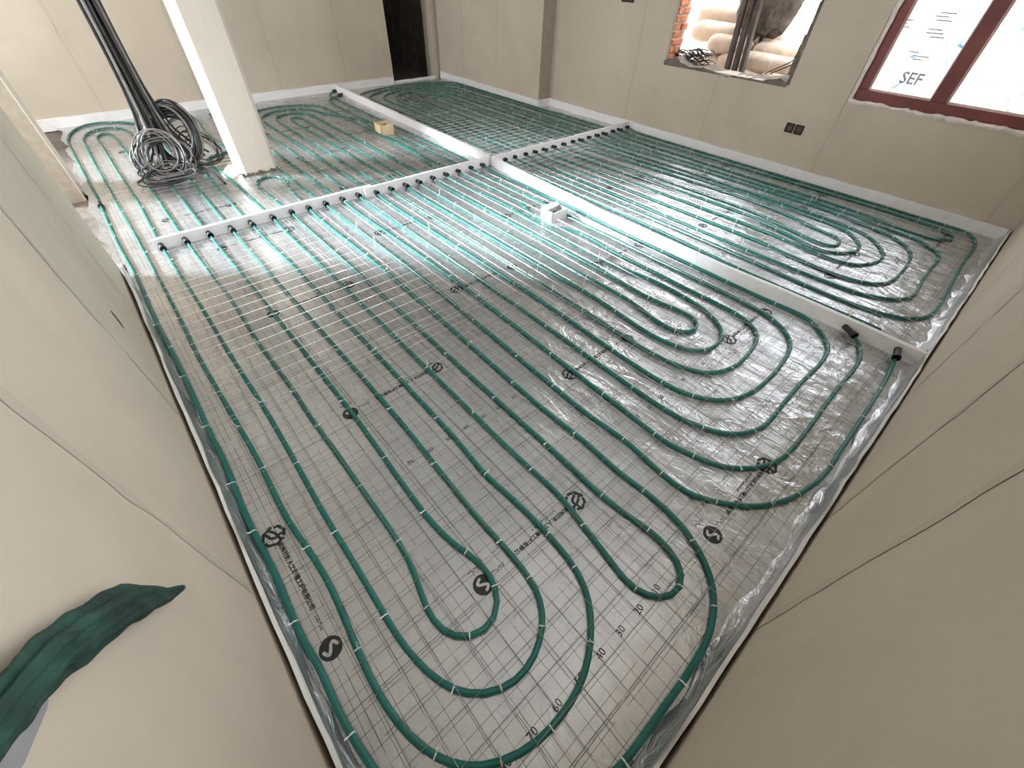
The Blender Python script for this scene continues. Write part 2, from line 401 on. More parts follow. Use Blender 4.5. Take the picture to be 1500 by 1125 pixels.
for i in range(24):
    z0 = HZ0+.02+i*.066
    for k in range(2):
        b = MB(); q = rr.uniform(.0, .018); x0 = XR+.006+k*.118-(.05 if i % 2 else 0)*k
        b.box(max(x0, XR+.004), x0+.108, HY1-.035-q, HY1+.01, z0, z0+.055); kid(bevel(b.build('brick', M['brick']), .006, 1), hole)
b = MB(); b.box(XR+.003, XR+TH-.005, HY1-.026, HY1+.01, HZ0, HZ1); kid(b.build('mortar_bed', M['mortar']), hole)
# things outside the hole
def sack(px, X, sx, sy, sz, rz, label):
    c = onx(*px, X); mb = MB(); n_, m_ = 16, 10; rr2 = random.Random(int(px[0]))
    for j in range(m_+1):
        v = -math.pi/2+math.pi*j/m_
        for i in range(n_):
            u = 2*math.pi*i/n_
            f = lambda t_, e: math.copysign(abs(t_)**e, t_)
            x = f(math.cos(v), .55)*f(math.cos(u), .55); y = f(math.cos(v), .55)*f(math.sin(u), .55); z = f(math.sin(v), .8)
            mb.v.append(Vector((x*sx*(1+.05*math.sin(3*y+c.y)), y*sy, z*sz*(1+.10*math.sin(2.5*y+x)))))
    for j in range(m_):
        for i in range(n_): mb.f.append((j*n_+i, j*n_+(i+1) % n_, (j+1)*n_+(i+1) % n_, (j+1)*n_+i))
    o = mb.build('sack', M['sack'], None, True); o.location = c; o.rotation_euler = (0, rr2.uniform(-.1, .1), rz); tag(o, label, 'sack', 'pale sacks piled outside the broken opening'); return o
SK = 'pale stuffed sack in the pile outside the broken wall opening'
for a in [((1062, 24), XR+.95, .20, .30, .12, .15), ((1054, 46), XR+.80, .20, .32, .10, -.1), ((1072, 66), XR+.66, .18, .26, .09, .1),
          ((1150, 78), XR+.75, .18, .34, .09, .3), ((1118, 92), XR+.55, .15, .26, .09, -.2), ((1158, 100), XR+.50, .14, .22, .08, .25), ((1095, 115), XR+.42, .13, .24, .07, .1), ((1140, 118), XR+.38, .10, .20, .06, -.25),
          ((1108, 60), XR+.90, .2, .4, .14, .1), ((1100, 100), XR+.62, .2, .4, .13, 0), ((1050, 100), XR+.62, .18, .3, .12, 0)]: sack(*a, SK)
b = MB(); p = onx(1024, 60, XR+1.45); b.box(p.x-.12, p.x+.12, p.y-.12, p.y+.16, -.15, 2.6)
tag(bevel(b.build('white_pillar', M['whitewall']), .01), 'white rendered pillar standing outside beside the brick edge', 'pillar')
b = MB()                      # crumpled tarp bundle above the sacks
c = onx(1126, 14, XR+.72); n_, m_ = 22, 14; rr = random.Random(5)
for j in range(m_+1):
    v = -math.pi/2+math.pi*j/m_
    for i in range(n_):
        u = 2*math.pi*i/n_; k_ = 1+.10*math.sin(5*u+3*v)+.08*math.sin(9*u-4*v)
        b.v.append(Vector((c.x+.15*math.cos(v)*math.cos(u)*k_, c.y+.34*math.cos(v)*math.sin(u)*k_, c.z+.14+.36*math.sin(v)*k_)))
for j in range(m_):
    for i in range(n_): b.f.append((j*n_+i, j*n_+(i+1) % n_, (j+1)*n_+(i+1) % n_, (j+1)*n_+i))
tag(b.build('tarp_bundle', M['tarp'], None, True), 'dark grey crumpled tarp bundle hanging above the sacks outside', 'tarp')
post = tag(empty('timber_post', onx(1072, 108, XR+.26)), 'dark timber post of three boards leaning in the broken opening', 'post')
for k in range(3):
    b = MB(); p0 = onx(1062+k*11, 112, XR+.24); p1 = onx(1080+k*11, 45, XR+.40)
    d_ = (p1-p0); p1 = p0 + d_*2.4
    b.tube([p0, p1], .032, 4); kid(b.build('board', M['timber']), post)
b = MB(); rr = random.Random(9)
for k in range(90):
    c = onx(998+rr.uniform(-12, 44), 86+rr.uniform(-11, 10), XR+.16); r_ = rr.uniform(.04, .10); a0 = rr.uniform(0, 6)
    b.tube([(c.x+.02*math.sin(2*a0+t_), c.y+r_*math.cos(t_+a0), c.z+.4*r_*math.sin(t_+a0)) for t_ in [i*.5 for i in range(8)]], .004, 4)
o = tag(b.build('wire_scraps', M['cable']), 'tangle of black wire scraps on the broken sill by the bricks', 'wire'); o['kind'] = 'stuff'
for k in range(2):
    b = MB(); p0 = onx(1120+k*8, 108, XR+.2); p1 = onx(1204, 58+k*6, XR+.2); mid = (p0+p1)/2+Vector((0, 0, -.04))
    b.tube([p0, mid, p1], .005, 5); tag(b.build('loose_wire', M['cable']), 'thin black wire strung across the broken opening over the sacks', 'wire', 'wires in the broken opening')

# ------------------------------------------------------------------ column
cr = tag(empty('column', (.66*H, 3.24*H, 0)), 'square pale plastered column standing on the foil beside the cable bundle', 'column')
b = MB(); x0, x1, y0, y1 = .548*H, .760*H, 3.125*H, 3.335*H; ch = .03
prof = [(x0+ch, y0), (x1-ch, y0), (x1, y0+ch), (x1, y1-ch), (x1-ch, y1), (x0+ch, y1), (x0, y1-ch), (x0, y0+ch)]
b.add([(x, y, 0) for x, y in prof]+[(x, y, ZC) for x, y in prof], [tuple(range(8))[::-1], tuple(range(8, 16))]+[(i, (i+1) % 8, (i+1) % 8+8, i+8) for i in range(8)])
kid(b.build('shaft', M['column']), cr)
b = MB(); rr = random.Random(2)
for i in range(16):
    t_ = i/15; x = x0+(x1-x0)*t_
    b.box(x-.012, x+.012, y0-rr.uniform(.003, .016), y0+.01, 0.0, rr.uniform(.006, .030))
kid(b.build('mortar_base', M['rubble']), cr)
b = MB(); q = [at(326, 258), at(340, 236), at(357, 250), at(343, 263)]; b.hexa([(v.x, v.y, .001) for v in q], [(v.x, v.y, .012+rr.uniform(0, .012)) for v in q])
tag(b.build('plaster_flake', M['column']), 'broken pale plaster flake lying at the foot of the column', 'plaster piece')

# ------------------------------------------------------------------ foil, edge strips, dividers
XD = lambda y: (lambda q: [a[1]+(b_[1]-a[1])*(q-a[0])/(b_[0]-a[0]) for a, b_ in zip(q_, q_[1:]) if a[0] <= q <= b_[0]][0])(max(-.174, min(4.9, y/H)))*H
q_ = [(-.174, 1.845), (.0, 1.848), (.26, 1.850), (.7, 1.832), (1.05, 1.825), (1.4, 1.845), (2.36, 1.905), (2.42, 1.91), (4.9, 1.985)]
YC1, YC2, YC3, YC4 = 2.415*H, 2.39*H, 2.368*H, 2.348*H
def sheet(name, x0, x1, y0, y1, label):
    o = mesh(name, [(x0, y0, 0), (x1, y0, 0), (x1, y1, 0), (x0, y1, 0), (x0, y0, -.025), (x1, y0, -.025), (x1, y1, -.025), (x0, y1, -.025)],
             [(0,1,2,3),(0,4,5,1),(1,5,6,2),(2,6,7,3),(3,7,4,0)], M['foil'])
    return tag(o, label, 'foil')
XDm = 1.85*H
f_nl = sheet('foil_sheet', XL+.025, XDm, YF+.02, YC3, 'silver printed foil under the wide pipe loops between plaster wall and long divider')
f_nr = sheet('foil_sheet', XDm, XR-.02, YF+.02, YC4, 'silver printed foil under the pipes below the red-brown window')
f_fl = sheet('foil_sheet', XL-.012, 1.94*H, YC3, YB-.02, 'silver printed foil round the column and the cable coils')
f_fr = tag(mesh('foil_sheet', [(1.94*H, YC4, 0), (XR-.02, YC4, 0), (XR-.02, YP-.01, 0), (XP-.01, YP-.01, 0), (XP-.01, YB-.02, 0), (1.94*H, YB-.02, 0)], [(0,1,2,3,4,5)], M['foil']), 'silver printed foil running to the dark doorway', 'foil')
# ragged outer strip of foil at the left opening
SH = .060*H
def strip(name, pts, t, z1, label, mat=None, z0=-.02, side=1, cat='foam strip', jit=.002):
    """upright foam board along a polyline; side=+1 puts the thickness to the left of travel"""
    rr = random.Random(len(label)); mb = MB(); P = [Vector((p_[0], p_[1], 0)) for p_ in pts]; A = []; B = []
    for i, p_ in enumerate(P):
        a = P[max(i-1, 0)]; c = P[min(i+1, len(P)-1)]; d_ = (c-a).normalized(); nrm = Vector((-d_.y, d_.x, 0))*side
        j = Vector((rr.uniform(-jit, jit), rr.uniform(-jit, jit), 0)); A.append(p_+j); B.append(p_+j+nrm*t)
    zt = [z1+rr.uniform(-jit, jit) for _ in P]
    N = len(P)
    for i in range(N): mb.v += [Vector((A[i].x, A[i].y, z0)), Vector((B[i].x, B[i].y, z0)), Vector((B[i].x, B[i].y, zt[i])), Vector((A[i].x, A[i].y, zt[i]))]
    for i in range(N-1):
        k = 4*i
        for e in range(4): mb.f.append((k+e, k+(e+1) % 4, k+4+(e+1) % 4, k+4+e))
    mb.f += [(0, 3, 2, 1), (4*N-4, 4*N-3, 4*N-2, 4*N-1)]
    o = mb.build(name, mat or M['foam'])
    if label: tag(o, label, cat)
    return o
def lin(a, b_, n): return [(a[0]+(b_[0]-a[0])*i/n, a[1]+(b_[1]-a[1])*i/n) for i in range(n+1)]
strip('divider_strip', [(XD(y), y) for y in [YF+.03+(YC3-YF-.03)*i/24 for i in range(25)]], .030, .056*H, 'long white foam divider from plaster wall to the crossing', side=-1, z0=0)
strip('divider_strip', [(XD(y), y) for y in [YC3+.04+(YB-.03-YC3-.04)*i/20 for i in range(21)]], .030, .056*H, 'long white foam divider from the crossing to the far wall beside the yellow box', side=-1, z0=0)
strip('divider_strip', lin((-.055*H, YC1), (1.045*H, YC1-.01), 12), .026, .052*H, 'white foam divider with free end beside the wall opening', z0=0)
strip('divider_strip', lin((.985*H, YC2-.022), (1.172*H, YC2-.022), 3), .02, .056*H, 'short white foam piece overlapping the divider joint', z0=0)
strip('divider_strip', lin((1.176*H, YC2-.02), (1.885*H, YC3), 8), .026, .056*H, 'white foam divider piece reaching the crossing from the short overlap', z0=0)
strip('divider_strip', lin((1.925*H, YC4+.01), (XR-.03, YC4), 12), .026, .056*H, 'white foam divider from the crossing to the window wall with black sleeves', z0=0)
strip('edge_strip', lin((XL+.018, YF+.02), (XL+.018, YJ1-.03), 30), .011, SH*.86, 'white foam edge strip along the plaster wall with the torn patch', side=-1, jit=.003)
strip('edge_strip', lin((XL+.02, YF+.014), (XR-.02, YF+.014), 60), .011, SH*.9, 'white foam edge strip along the wall opposite the dark doorway', jit=.003)
strip('edge_strip', lin((XR-.008, YF+.03), (XR-.008, YP-.02), 50), .03, SH, 'white foam edge strip below the window and broken opening', side=1, jit=.003)
strip('edge_strip', lin((XL-.45, YB-.008), (DX0-.02, YB-.008), 40), .03, SH*1.05, 'white foam edge strip along the far wall behind the column', side=-1, jit=.003)
strip('edge_strip', lin((DX0, YB-.01), (DX1, YB-.01), 10), .012, .035, 'thin white foam strip across the dark doorway', side=-1, jit=.002)
strip('edge_strip', lin((XP-.008, YP-.03), (XP-.008, YB-.05), 30), .03, SH*1.02, 'white foam edge strip along the pilaster wall near the dark doorway', side=1, jit=.003)
strip('edge_strip', lin((XP-.03, YP-.008), (XR-.04, YP-.008), 4), .03, SH, 'short white foam edge strip across the pilaster face', side=-1, jit=.003)
# foil turned up against the walls
def upturn(parent, x0, y0, x1, y1, nx, ny, h, w_):
    rr = random.Random(int(abs(x0+y1)*99)); N = 90; K = 7; mb = MB(); ph = [rr.uniform(0, 6) for _ in range(4)]
    for i in range(N+1):
        t_ = i/N; x = x0+(x1-x0)*t_; y = y0+(y1-y0)*t_
        s_ = 1+.28*math.sin(31*t_+ph[0])+.18*math.sin(83*t_+ph[1]); hh = h*(1+.20*math.sin(17*t_+ph[2])+.12*math.sin(57*t_+ph[3]))
        for k in range(K+1):
            a = k/K; off = w_*s_*(1-a)**1.5; z = hh*a**1.6+.0035*math.sin(3.1*k+40*t_)*(1 if 0 < k < K else 0)
            mb.v.append(Vector((x+nx*off, y+ny*off, .002+max(0, z))))
    for i in range(N):
        for k in range(K): mb.f.append((i*(K+1)+k, (i+1)*(K+1)+k, (i+1)*(K+1)+k+1, i*(K+1)+k+1))
    return mb.build('turned_up_edge', M['foil_edge'], parent, True)
upturn(f_nl, XL+.030, YF+.05, XL+.030, YJ1-.25, 1, 0, SH*.75, .026)
upturn(f_nl, XL+.05, YF+.026, XDm-.05, YF+.026, 0, 1, SH*.78, .035)
upturn(f_nr, XDm+.08, YF+.026, XR-.06, YF+.026, 0, 1, SH*.78, .045)
# ragged foil margin at the left opening
b = MB(); rr = random.Random(4); N = 50
for i in range(N+1):
    y = YJ1+(YB-.05-YJ1)*i/N
    xo = XL+.05-.06*math.sin(math.pi*min(1, i/N*2.2))*0.0 - (.02+.02*math.sin(i*.9)+rr.uniform(-.012, .012))
    b.v += [Vector((XL+.012, y, .002)), Vector((xo-.062, y, .004+rr.uniform(0, .006)))]
for i in range(N): b.f.append((2*i, 2*i+2, 2*i+3, 2*i+1))
b.build('ragged_margin', M['foil_edge'], f_fl, True)

# prints on the foil
def decal_mesh(name, m, x, y, rz, parent, z=.0012):
    m.materials.clear(); m.materials.append(M['print'])
    o = bpy.data.objects.new(name, m); COL.objects.link(o); o.location = (x, y, z); o.rotation_euler = (0, 0, rz); o.parent = parent; return o
def ring_mesh(name, r):         # lobed ring with a knot of bars inside
    mb = MB(); n = 40
    for i in range(n):
        a = 2*math.pi*i/n; k = 1+.05*math.cos(8*a); mb.v += [Vector((r*k*math.cos(a), r*k*math.sin(a), 0)), Vector((r*k*.74*math.cos(a), r*k*.74*math.sin(a), 0))]
    for i in range(n):
        if i % 13 == 5: continue
        j = (i+1) % n; mb.f.append((2*i, 2*j, 2*j+1, 2*i+1))
    for (a0, r0, a1, r1) in ((0.5, .8, 2.2, .25), (2.2, .25, 3.4, .8), (3.9, .8, 5.2, .3), (5.2, .3, .5, .35), (1.4, .8, 1.1, .35)):
        p = Vector((r*r0*math.cos(a0), r*r0*math.sin(a0), 0)); q = Vector((r*r1*math.cos(a1), r*r1*math.sin(a1), 0)); d_ = (q-p).normalized(); nn = Vector((-d_.y, d_.x, 0))*r*.115
        mb.add([p-nn, q-nn, q+nn, p+nn], [(0, 1, 2, 3)])
    m = bpy.data.meshes.new(name); m.from_pydata([tuple(v) for v in mb.v], [], mb.f); return m
def disc_mesh(name, r):         # solid disc with an S left blank
    mb = MB(); n = 44
    def inS(x, y):
        x, y = x/r, y/r; best = 9
        for i in range(31):
            t_ = -1+2*i/30; sx = -.42*math.sin(t_*math.pi)*1.0; sy = t_*.62; best = min(best, (x-sx)**2+(y-sy)**2)
        return best < .021
    for i in range(n):
        for j in range(n):
            x0 = -r+2*r*i/n; y0 = -r+2*r*j/n; d_ = 2*r/n; cx, cy = x0+d_/2, y0+d_/2
            if cx*cx+cy*cy < r*r and not inS(cx, cy): mb.add([(x0, y0, 0), (x0+d_, y0, 0), (x0+d_, y0+d_, 0), (x0, y0+d_, 0)], [(0, 1, 2, 3)])
    m = bpy.data.meshes.new(name); m.from_pydata([tuple(v) for v in mb.v], [], mb.f); return m
RING = ring_mesh('ring_emblem', .043); DISC = disc_mesh('disc_emblem', .036)
NAME = text_mesh('杭州日新人工环境工程有限公司', .0215, 'print', .0006)
def marks_mesh(name, n, size):      # a line of print too small to read
    mb = MB(); rr = random.Random(n)
    for i in range(n):
        x = (i-n/2)*size*.8
        for _ in range(4):
            a, b_ = x+rr.uniform(0, size*.5), rr.uniform(-size*.45, size*.35)
            if rr.random() < .5: mb.add([(a, b_, 0), (a+size*.14, b_, 0), (a+size*.14, b_+size*.4, 0), (a, b_+size*.4, 0)], [(0, 1, 2, 3)])
            else: mb.add([(a-size*.2, b_, 0), (a+size*.3, b_, 0), (a+size*.3, b_+size*.13, 0), (a-size*.2, b_+size*.13, 0)], [(0, 1, 2, 3)])
    m = bpy.data.meshes.new(name); m.from_pydata([tuple(v) for v in mb.v], [], mb.f); return m
TEL = marks_mesh('small_print', 12, .013); CAP = marks_mesh('caption_print', 6, .012)
for m_ in (RING, DISC, NAME, TEL, CAP):
    m_.materials.clear(); m_.materials.append(M['print'])
def logo_row(xs, xg, y, parent, rz=math.pi):
    decal_mesh('ring_emblem', RING, xg*H, y*H, rz, parent); decal_mesh('disc_emblem', DISC, xs*H, y*H-.01, rz, parent)
    sg = -1 if rz > 1 else 1; xm = xg*H+sg*.20; decal_mesh('company_print', NAME, xm, y*H, rz, parent); decal_mesh('small_print', TEL, xm-sg*.04, y*H-sg*.026, rz, parent)
    decal_mesh('caption_print', CAP, xs*H-sg*.075, y*H, rz, parent); decal_mesh('caption_print', CAP, xs*H-sg*.005, y*H-sg*.052, rz, parent)
for k in range(4): logo_row(.185, .50, .280+.662*k, f_nl)
for k in range(3): logo_row(1.15, .84, .62+.665*k, f_nl, 0)
logo_row(.697, 1.004, -.002, f_nl)
for k in range(2): logo_row(1.79, 1.474, 1.045+.66*k, f_nl, 0)
logo_row(1.74, 1.45, .36, f_nl, 0)
decal_mesh('ring_emblem', RING, -.146*H+.02, .694*H, -math.pi/2, f_nl); decal_mesh('disc_emblem', DISC, -.136*H+.01, .38*H, -math.pi/2, f_nl)
decal_mesh('company_print', NAME, -.128*H, .570*H, -math.pi/2, f_nl); decal_mesh('caption_print', CAP, -.128*H, .44*H, -math.pi/2, f_nl)
for k in range(3): logo_row(2.25, 2.58, .30+.66*k, f_nr); logo_row(2.95, 3.25, .05+.66*k, f_nr)
for k in range(3): logo_row(.05, .36, 2.75+.66*k, f_fl); logo_row(.95, 1.27, 2.60+.66*k, f_fl); logo_row(1.45, 1.75, 2.9+.66*k, f_fl)
for i, v in enumerate((10, 20, 30, 40, 50, 60, 70, 80)):
    decal_mesh('scale_number', text_mesh(str(v), .034), .479*H-.0*i-.0645*H*i, .008*H, .15, f_nl)
    if i < 7: decal_mesh('scale_number', text_mesh(str(v), .030), .62*H-.0645*H*i, .662*H, .1, f_nl); decal_mesh('scale_number', text_mesh(str(v), .030), 1.25*H-.0645*H*i, .35*H, .1, f_nl)

# ------------------------------------------------------------------ foam boxes on the floor
def floor_box(name, cx, cy, rz, sx, sy, h, mat, label, inner, lid=False):
    root = empty(name, (cx, cy, 0)); root.rotation_euler = (0, 0, rz); tag(root, label, 'floor box'); t = .012; rr = random.Random(int(cx*100))
    def j(): return rr.uniform(-.004, .004)
    for (a, b_) in (((-sx, -sy), (sx, -sy)), ((sx, -sy), (sx, sy)), ((sx, sy), (-sx, sy)), ((-sx, sy), (-sx, -sy))):
        d_ = Vector((b_[0]-a[0], b_[1]-a[1], 0)).normalized(); n_ = Vector((-d_.y, d_.x, 0))*t; p_ = Vector((*a, 0)); q = Vector((*b_, 0)); top = [Vector((0, 0, h+j()*2)) for _ in range(2)]
        mb = MB(); mb.hexa([p_, q, q+n_, p_+n_], [p_+top[0], q+top[1], q+n_+top[1], p_+n_+top[0]]); mb.build('side_board', mat, root)
    mb = MB(); mb.box(-sx+t, sx-t, -sy+t, sy-t, .002, .02); mb.build('inside_floor', inner, root)
    if lid:
        mb = MB(); mb.hexa([(-sx, -.2*sy, h+.002), (sx*.8, .25*sy, h+.002), (sx, sy, h+.004), (-sx, sy, h+.004)], [(-sx, -.2*sy, h+.01), (sx*.8, .25*sy, h+.012), (sx, sy, h+.014), (-sx, sy, h+.01)]); mb.build('torn_lid', mat, root)
    else:
        mb = MB(); mb.tube([(sx*.2, 0, .02), (sx*.1, .01, h*.9)], .012, 7); mb.build('conduit_stub', M['timber'], root)
    return root
floor_box('floor_box', 1.672*H, 1.53*H, -.06, .057*H, .045*H, .052*H, M['white_box'], 'white taped floor box with torn dark opening between the pipes', M['boxhole'], True)
floor_box('floor_box', 1.690*H, 3.42*H, -.10, .055*H, .060*H, .068*H, M['cardboard'], 'pale yellow open floor box beside the long divider', M['boxhole'])

# ------------------------------------------------------------------ heating pipes
PR = .0105
def catmull(P, step=.035):
    P = [Vector(p_) for p_ in P]; Q = [P[0]*2-P[1]]+P+[P[-1]*2-P[-2]]; out = []
    for i in range(1, len(Q)-2):
        p0, p1, p2, p3 = Q[i-1:i+3]; n = max(1, int((p2-p1).length/step))
        # centripetal-ish: limit tangents
        L_ = (p2-p1).length; m1 = (p2-p0); m2 = (p3-p1)
        m1 = m1.normalized()*L_*.9 if m1.length else m1; m2 = m2.normalized()*L_*.9 if m2.length else m2
        for k in range(n):
            t_ = k/n; out.append((2*t_**3-3*t_*t_+1)*p1+(t_**3-2*t_*t_+t_)*m1+(-2*t_**3+3*t_*t_)*p2+(t_**3-t_*t_)*m2)
    out.append(P[-1])
    for _ in range(3): out = [out[0]]+[(a+b_*2+c)/4 for a, b_, c in zip(out, out[1:], out[2:])]+[out[-1]]
    return out
def tie_mesh():
    mb = MB(); n = 8; r0 = PR+.0022; wd = .0022
    for s_ in (-wd, wd):
        for k in range(n):
            a = 2*math.pi*k/n; mb.v.append(Vector((s_, r0*math.cos(a), r0*math.sin(a))))
    for k in range(n): mb.f.append((k, (k+1) % n, n+(k+1) % n, n+k))
    mb.hexa([(-.0022, .006, PR+.001), (.0022, .006, PR+.001), (.0022, .012, PR-.001), (-.0022, .012, PR-.001)], [(-.002, .016, PR+.007), (.002, .016, PR+.007), (.002, .019, PR+.005), (-.002, .019, PR+.005)])
    m = bpy.data.meshes.new('cable_tie'); m.from_pydata([tuple(v) for v in mb.v], [], mb.f); m.materials.append(M['tie']); return m
def tail_mesh():
    mb = MB(); n = 8; r0 = PR+.0022; wd = .0022
    for s_ in (-wd, wd):
        for k in range(n):
            a = 2*math.pi*k/n; mb.v.append(Vector((s_, r0*math.cos(a), r0*math.sin(a))))
    for k in range(n): mb.f.append((k, (k+1) % n, n+(k+1) % n, n+k))
    mb.hexa([(-.002, .002, PR), (.002, .002, PR), (.002, .006, PR), (-.002, .006, PR)], [(-.006, .010, PR+.045), (-.003, .010, PR+.045), (-.003, .012, PR+.044), (-.006, .012, PR+.044)])
    m = bpy.data.meshes.new('cable_tie_tail'); m.from_pydata([tuple(v) for v in mb.v], [], mb.f); m.materials.append(M['tie']); return m
TIE, TAIL = tie_mesh(), tail_mesh()
def sleeve_mesh():
    mb = MB(); mb.tube([(-.05, 0, 0), (.044, 0, 0)], .0175, 10); mb.tube([(.022, 0, 0), (.044, 0, 0)], .0215, 10)
    m = bpy.data.meshes.new('sleeve'); m.from_pydata([tuple(v) for v in mb.v], [], mb.f); m.materials.append(M['sleeve']); return m
SLV = sleeve_mesh()
PIPES = []
def pipe(pts, label, group, sleeves=(True, True), tie_step=.34, tail=.12):
    P = [(v[0], v[1], max(PR+.001, v[2] if len(v) > 2 else 0)) for v in pts]; P = [Vector(v) for v in P]
    for e in (0, -1):           # a raised end drops to the foil just past its sleeve
        if P[e].z > .025:
            nb = P[1 if e == 0 else -2]; d0 = Vector((nb.x-P[e].x, nb.y-P[e].y, 0))
            if d0.length > .4: q0 = P[e]+d0.normalized()*.22; q0.z = PR+.001; P.insert(1 if e == 0 else len(P)-1, q0)
    C = catmull(P)
    root = empty('heating_pipe', (C[len(C)//2].x, C[len(C)//2].y, 0)); tag(root, label, 'heating pipe', group)
    mb = MB(); mb.tube(C, PR, 10); kid(mb.build('tube', M['pipe'], None, True), root); PIPES.append(root)
    rr = random.Random(len(PIPES)*7)
    def put(name, m, p_, d_):
        o = bpy.data.objects.new(name, m); COL.objects.link(o); o.location = p_; o.rotation_euler = (0, 0, math.atan2(d_.y, d_.x)); kid(o, root); return o
    s_ = 0; nxt = rr.uniform(.15, .4)
    for i in range(1, len(C)-1):
        s_ += (C[i]-C[i-1]).length
        if s_ > nxt:
            d_ = C[i+1]-C[i-1]
            if rr.random() < .5: d_ = -d_
            put('cable_tie', TAIL if rr.random() < tail else TIE, C[i], d_)
            curv = (C[min(i+6, len(C)-1)]-C[i]).angle(C[i]-C[max(i-6, 0)]) if 6 < i < len(C)-7 else 0
            nxt = s_+(tie_step*.55 if curv > .25 else tie_step)*rr.uniform(.7, 1.3)
    for e, fl_ in ((0, sleeves[0]), (1, sleeves[1])):
        if fl_:
            a, b_ = (C[0], C[3]) if e == 0 else (C[-1], C[-4]); o = put('sleeve', SLV, a+(b_-a).normalized()*.012, b_-a); o.location.z += .004
    return root
ZS = .032
def px(L_): return [at(x, y, ZS if (x, y) in SLEEVES else PR) for x, y in L_]
# sleeves on the cross divider, seen from the near side
SV = [None,(237,361),(272,352),(306,342),(339,335),(368,327),(398,317),(425,309),(450,303),(475,297),(500,291),(523,285),(549,281),(571,276),(593,271),(612,266),(632,260),(651,255),(668,250),(687,245),(704,241)]
SLEEVES = set(SV[1:])
R4 = [None,262,308,353,395,440,483,525,568,610,652,690,730,768,808,848,887,925,960,1002,1042]
def lead(i, *more): return [SV[i], (R4[i], 400)]+list(more)
NLG = 'green pipe loops in front of the crossing dividers'
A_ = [(147,300),(173,357),(201,408),(230,473),(263,537),(310,640),(327,673),(362,760),(400,835),(444,940),(466,973),(495,1042),(537,1113),(590,1180),(660,1225),(740,1230),(830,1190)]
B_ = [(172,300),(203,353),(228,400),(260,460),(293,527),(347,620),(377,673),(420,760),(450,803),(483,856),(517,937),(547,1003),(580,1057),(617,1098),(660,1120)]
r8 = [(915,1118),(940,1082),(987,1017),(1020,969),(1039,935),(1047,890),(1042,842),(1023,805),(997,767),(954,727),(901,687),(861,650),(797,600)]
pipe(px(A_+r8+lead(8)[::-1]), 'green pipe running closest to the plaster wall with the torn patch, outermost loop', NLG, (True, True))
pipe(px(B_+[(700,1128),(733,1122),(767,1106),(810,1067),(850,1007),(863,967),(868,917),(863,879),(853,847),(831,815),(794,773),(754,733),(711,695),(674,650),(628,600)]+lead(5)[::-1]), 'green pipe second out from the plaster wall, wide loop round two smaller loops', NLG, (False, True))
pipe(px(lead(1)+[(297,453),(333,513),(390,603),(430,673),(474,752),(517,823),(557,890),(580,930),(607,967),(627,987),(663,1013),(707,1022),(740,1013),(773,983),(793,940),(797,897),(787,863),(753,817),(693,750),(572,600)]+lead(4)[::-1]), 'green pipe loop enclosing the smallest loop with the disc emblem', NLG)
pipe(px(lead(2)+[(337,437),(375,497),(435,580),(447,600),(497,670),(555,752),(583,793),(607,837),(617,873),(633,910),(660,937),(687,942),(717,930),(732,907),(735,883),(727,853),(707,827),(660,793),(620,750),(512,600)]+lead(3)[::-1]), 'green pipe of the loop bending round a black disc emblem on the foil', NLG)
pipe(px(lead(6)+[(687,600),(738,650),(778,687),(821,727),(863,781),(890,815),(917,853),(943,874),(970,882),(989,877),(1002,863),(1005,845),(999,826),(981,802),(951,775),(917,754),(871,717),(831,679),(799,650),(743,600)]+lead(7)[::-1]), 'green pipe of the narrow U that ends beside the printed number ten', NLG)
pipe([at(1314, 517, .05), at(1309, 532, .03)]+px([(1303,547),(1273,597),(1233,658),(1207,697),(1177,720),(1140,737),(1093,742),(1050,735),(1015,727),(959,685),(922,650),(852,600)]+lead(9)[::-1]), 'green pipe from the sleeve nearest the divider end, outermost of the nested bends', NLG)
pipe([at(1243, 484, .035)]+px([(1256,499),(1262,515),(1257,533),(1222,576),(1185,627),(1153,667),(1123,683),(1083,687),(1043,680),(1003,661),(978,650),(950,629),(913,600)]+lead(10)[::-1]), 'green pipe from the second sleeve of the long divider, next to outermost bend', NLG)
pipe(px(lead(11)+[(747,440),(950,584),(1003,616),(1057,635),(1094,635),(1121,624),(1147,592),(1177,557),(1206,528),(1214,509),(1206,491),(1185,468),(1137,445),(1117,437),(1038,400)]+[(900,335),(836,303),(804,289),(767,271),SV[20]]), 'green pipe hugging the long divider, fifth U from the inside', NLG)
pipe(px(lead(12)+[(792,440),(950,548),(1003,576),(1051,587),(1089,581),(1121,560),(1147,531),(1159,507),(1153,488),(1126,463),(1078,437),(1001,400),(900,350),(857,330),(831,315),(800,300),(775,288),(740,272),SV[19]]), 'green pipe passing under the white floor box, fourth U from the inside', NLG)
pipe(px(lead(13)+[(832,440),(950,515),(1003,539),(1043,547),(1078,536),(1099,515),(1110,496),(1105,480),(1078,459),(1014,427),(961,400),(900,370),(868,351),(847,341),(815,333),(789,322),(776,312),(763,297),(740,283),SV[18]]), 'green pipe kinked round the white floor box, third U from the inside', NLG)
pipe(px(lead(14)+[(878,440),(950,488),(990,507),(1022,515),(1046,509),(1061,493),(1059,483),(1038,459),(1003,435),(950,408),(900,389),(847,361),(819,344),(786,328),(740,300),SV[17]]), 'green pipe of the second U from the inside, next the innermost bend', NLG)
pipe(px(lead(15)+[(922,440),(950,461),(977,480),(1001,488),(1022,485),(1027,477),(1022,467),(1001,457),(950,436),(887,400)]+[SV[16]]), 'green pipe of the innermost U among the bends beside the long divider', NLG)

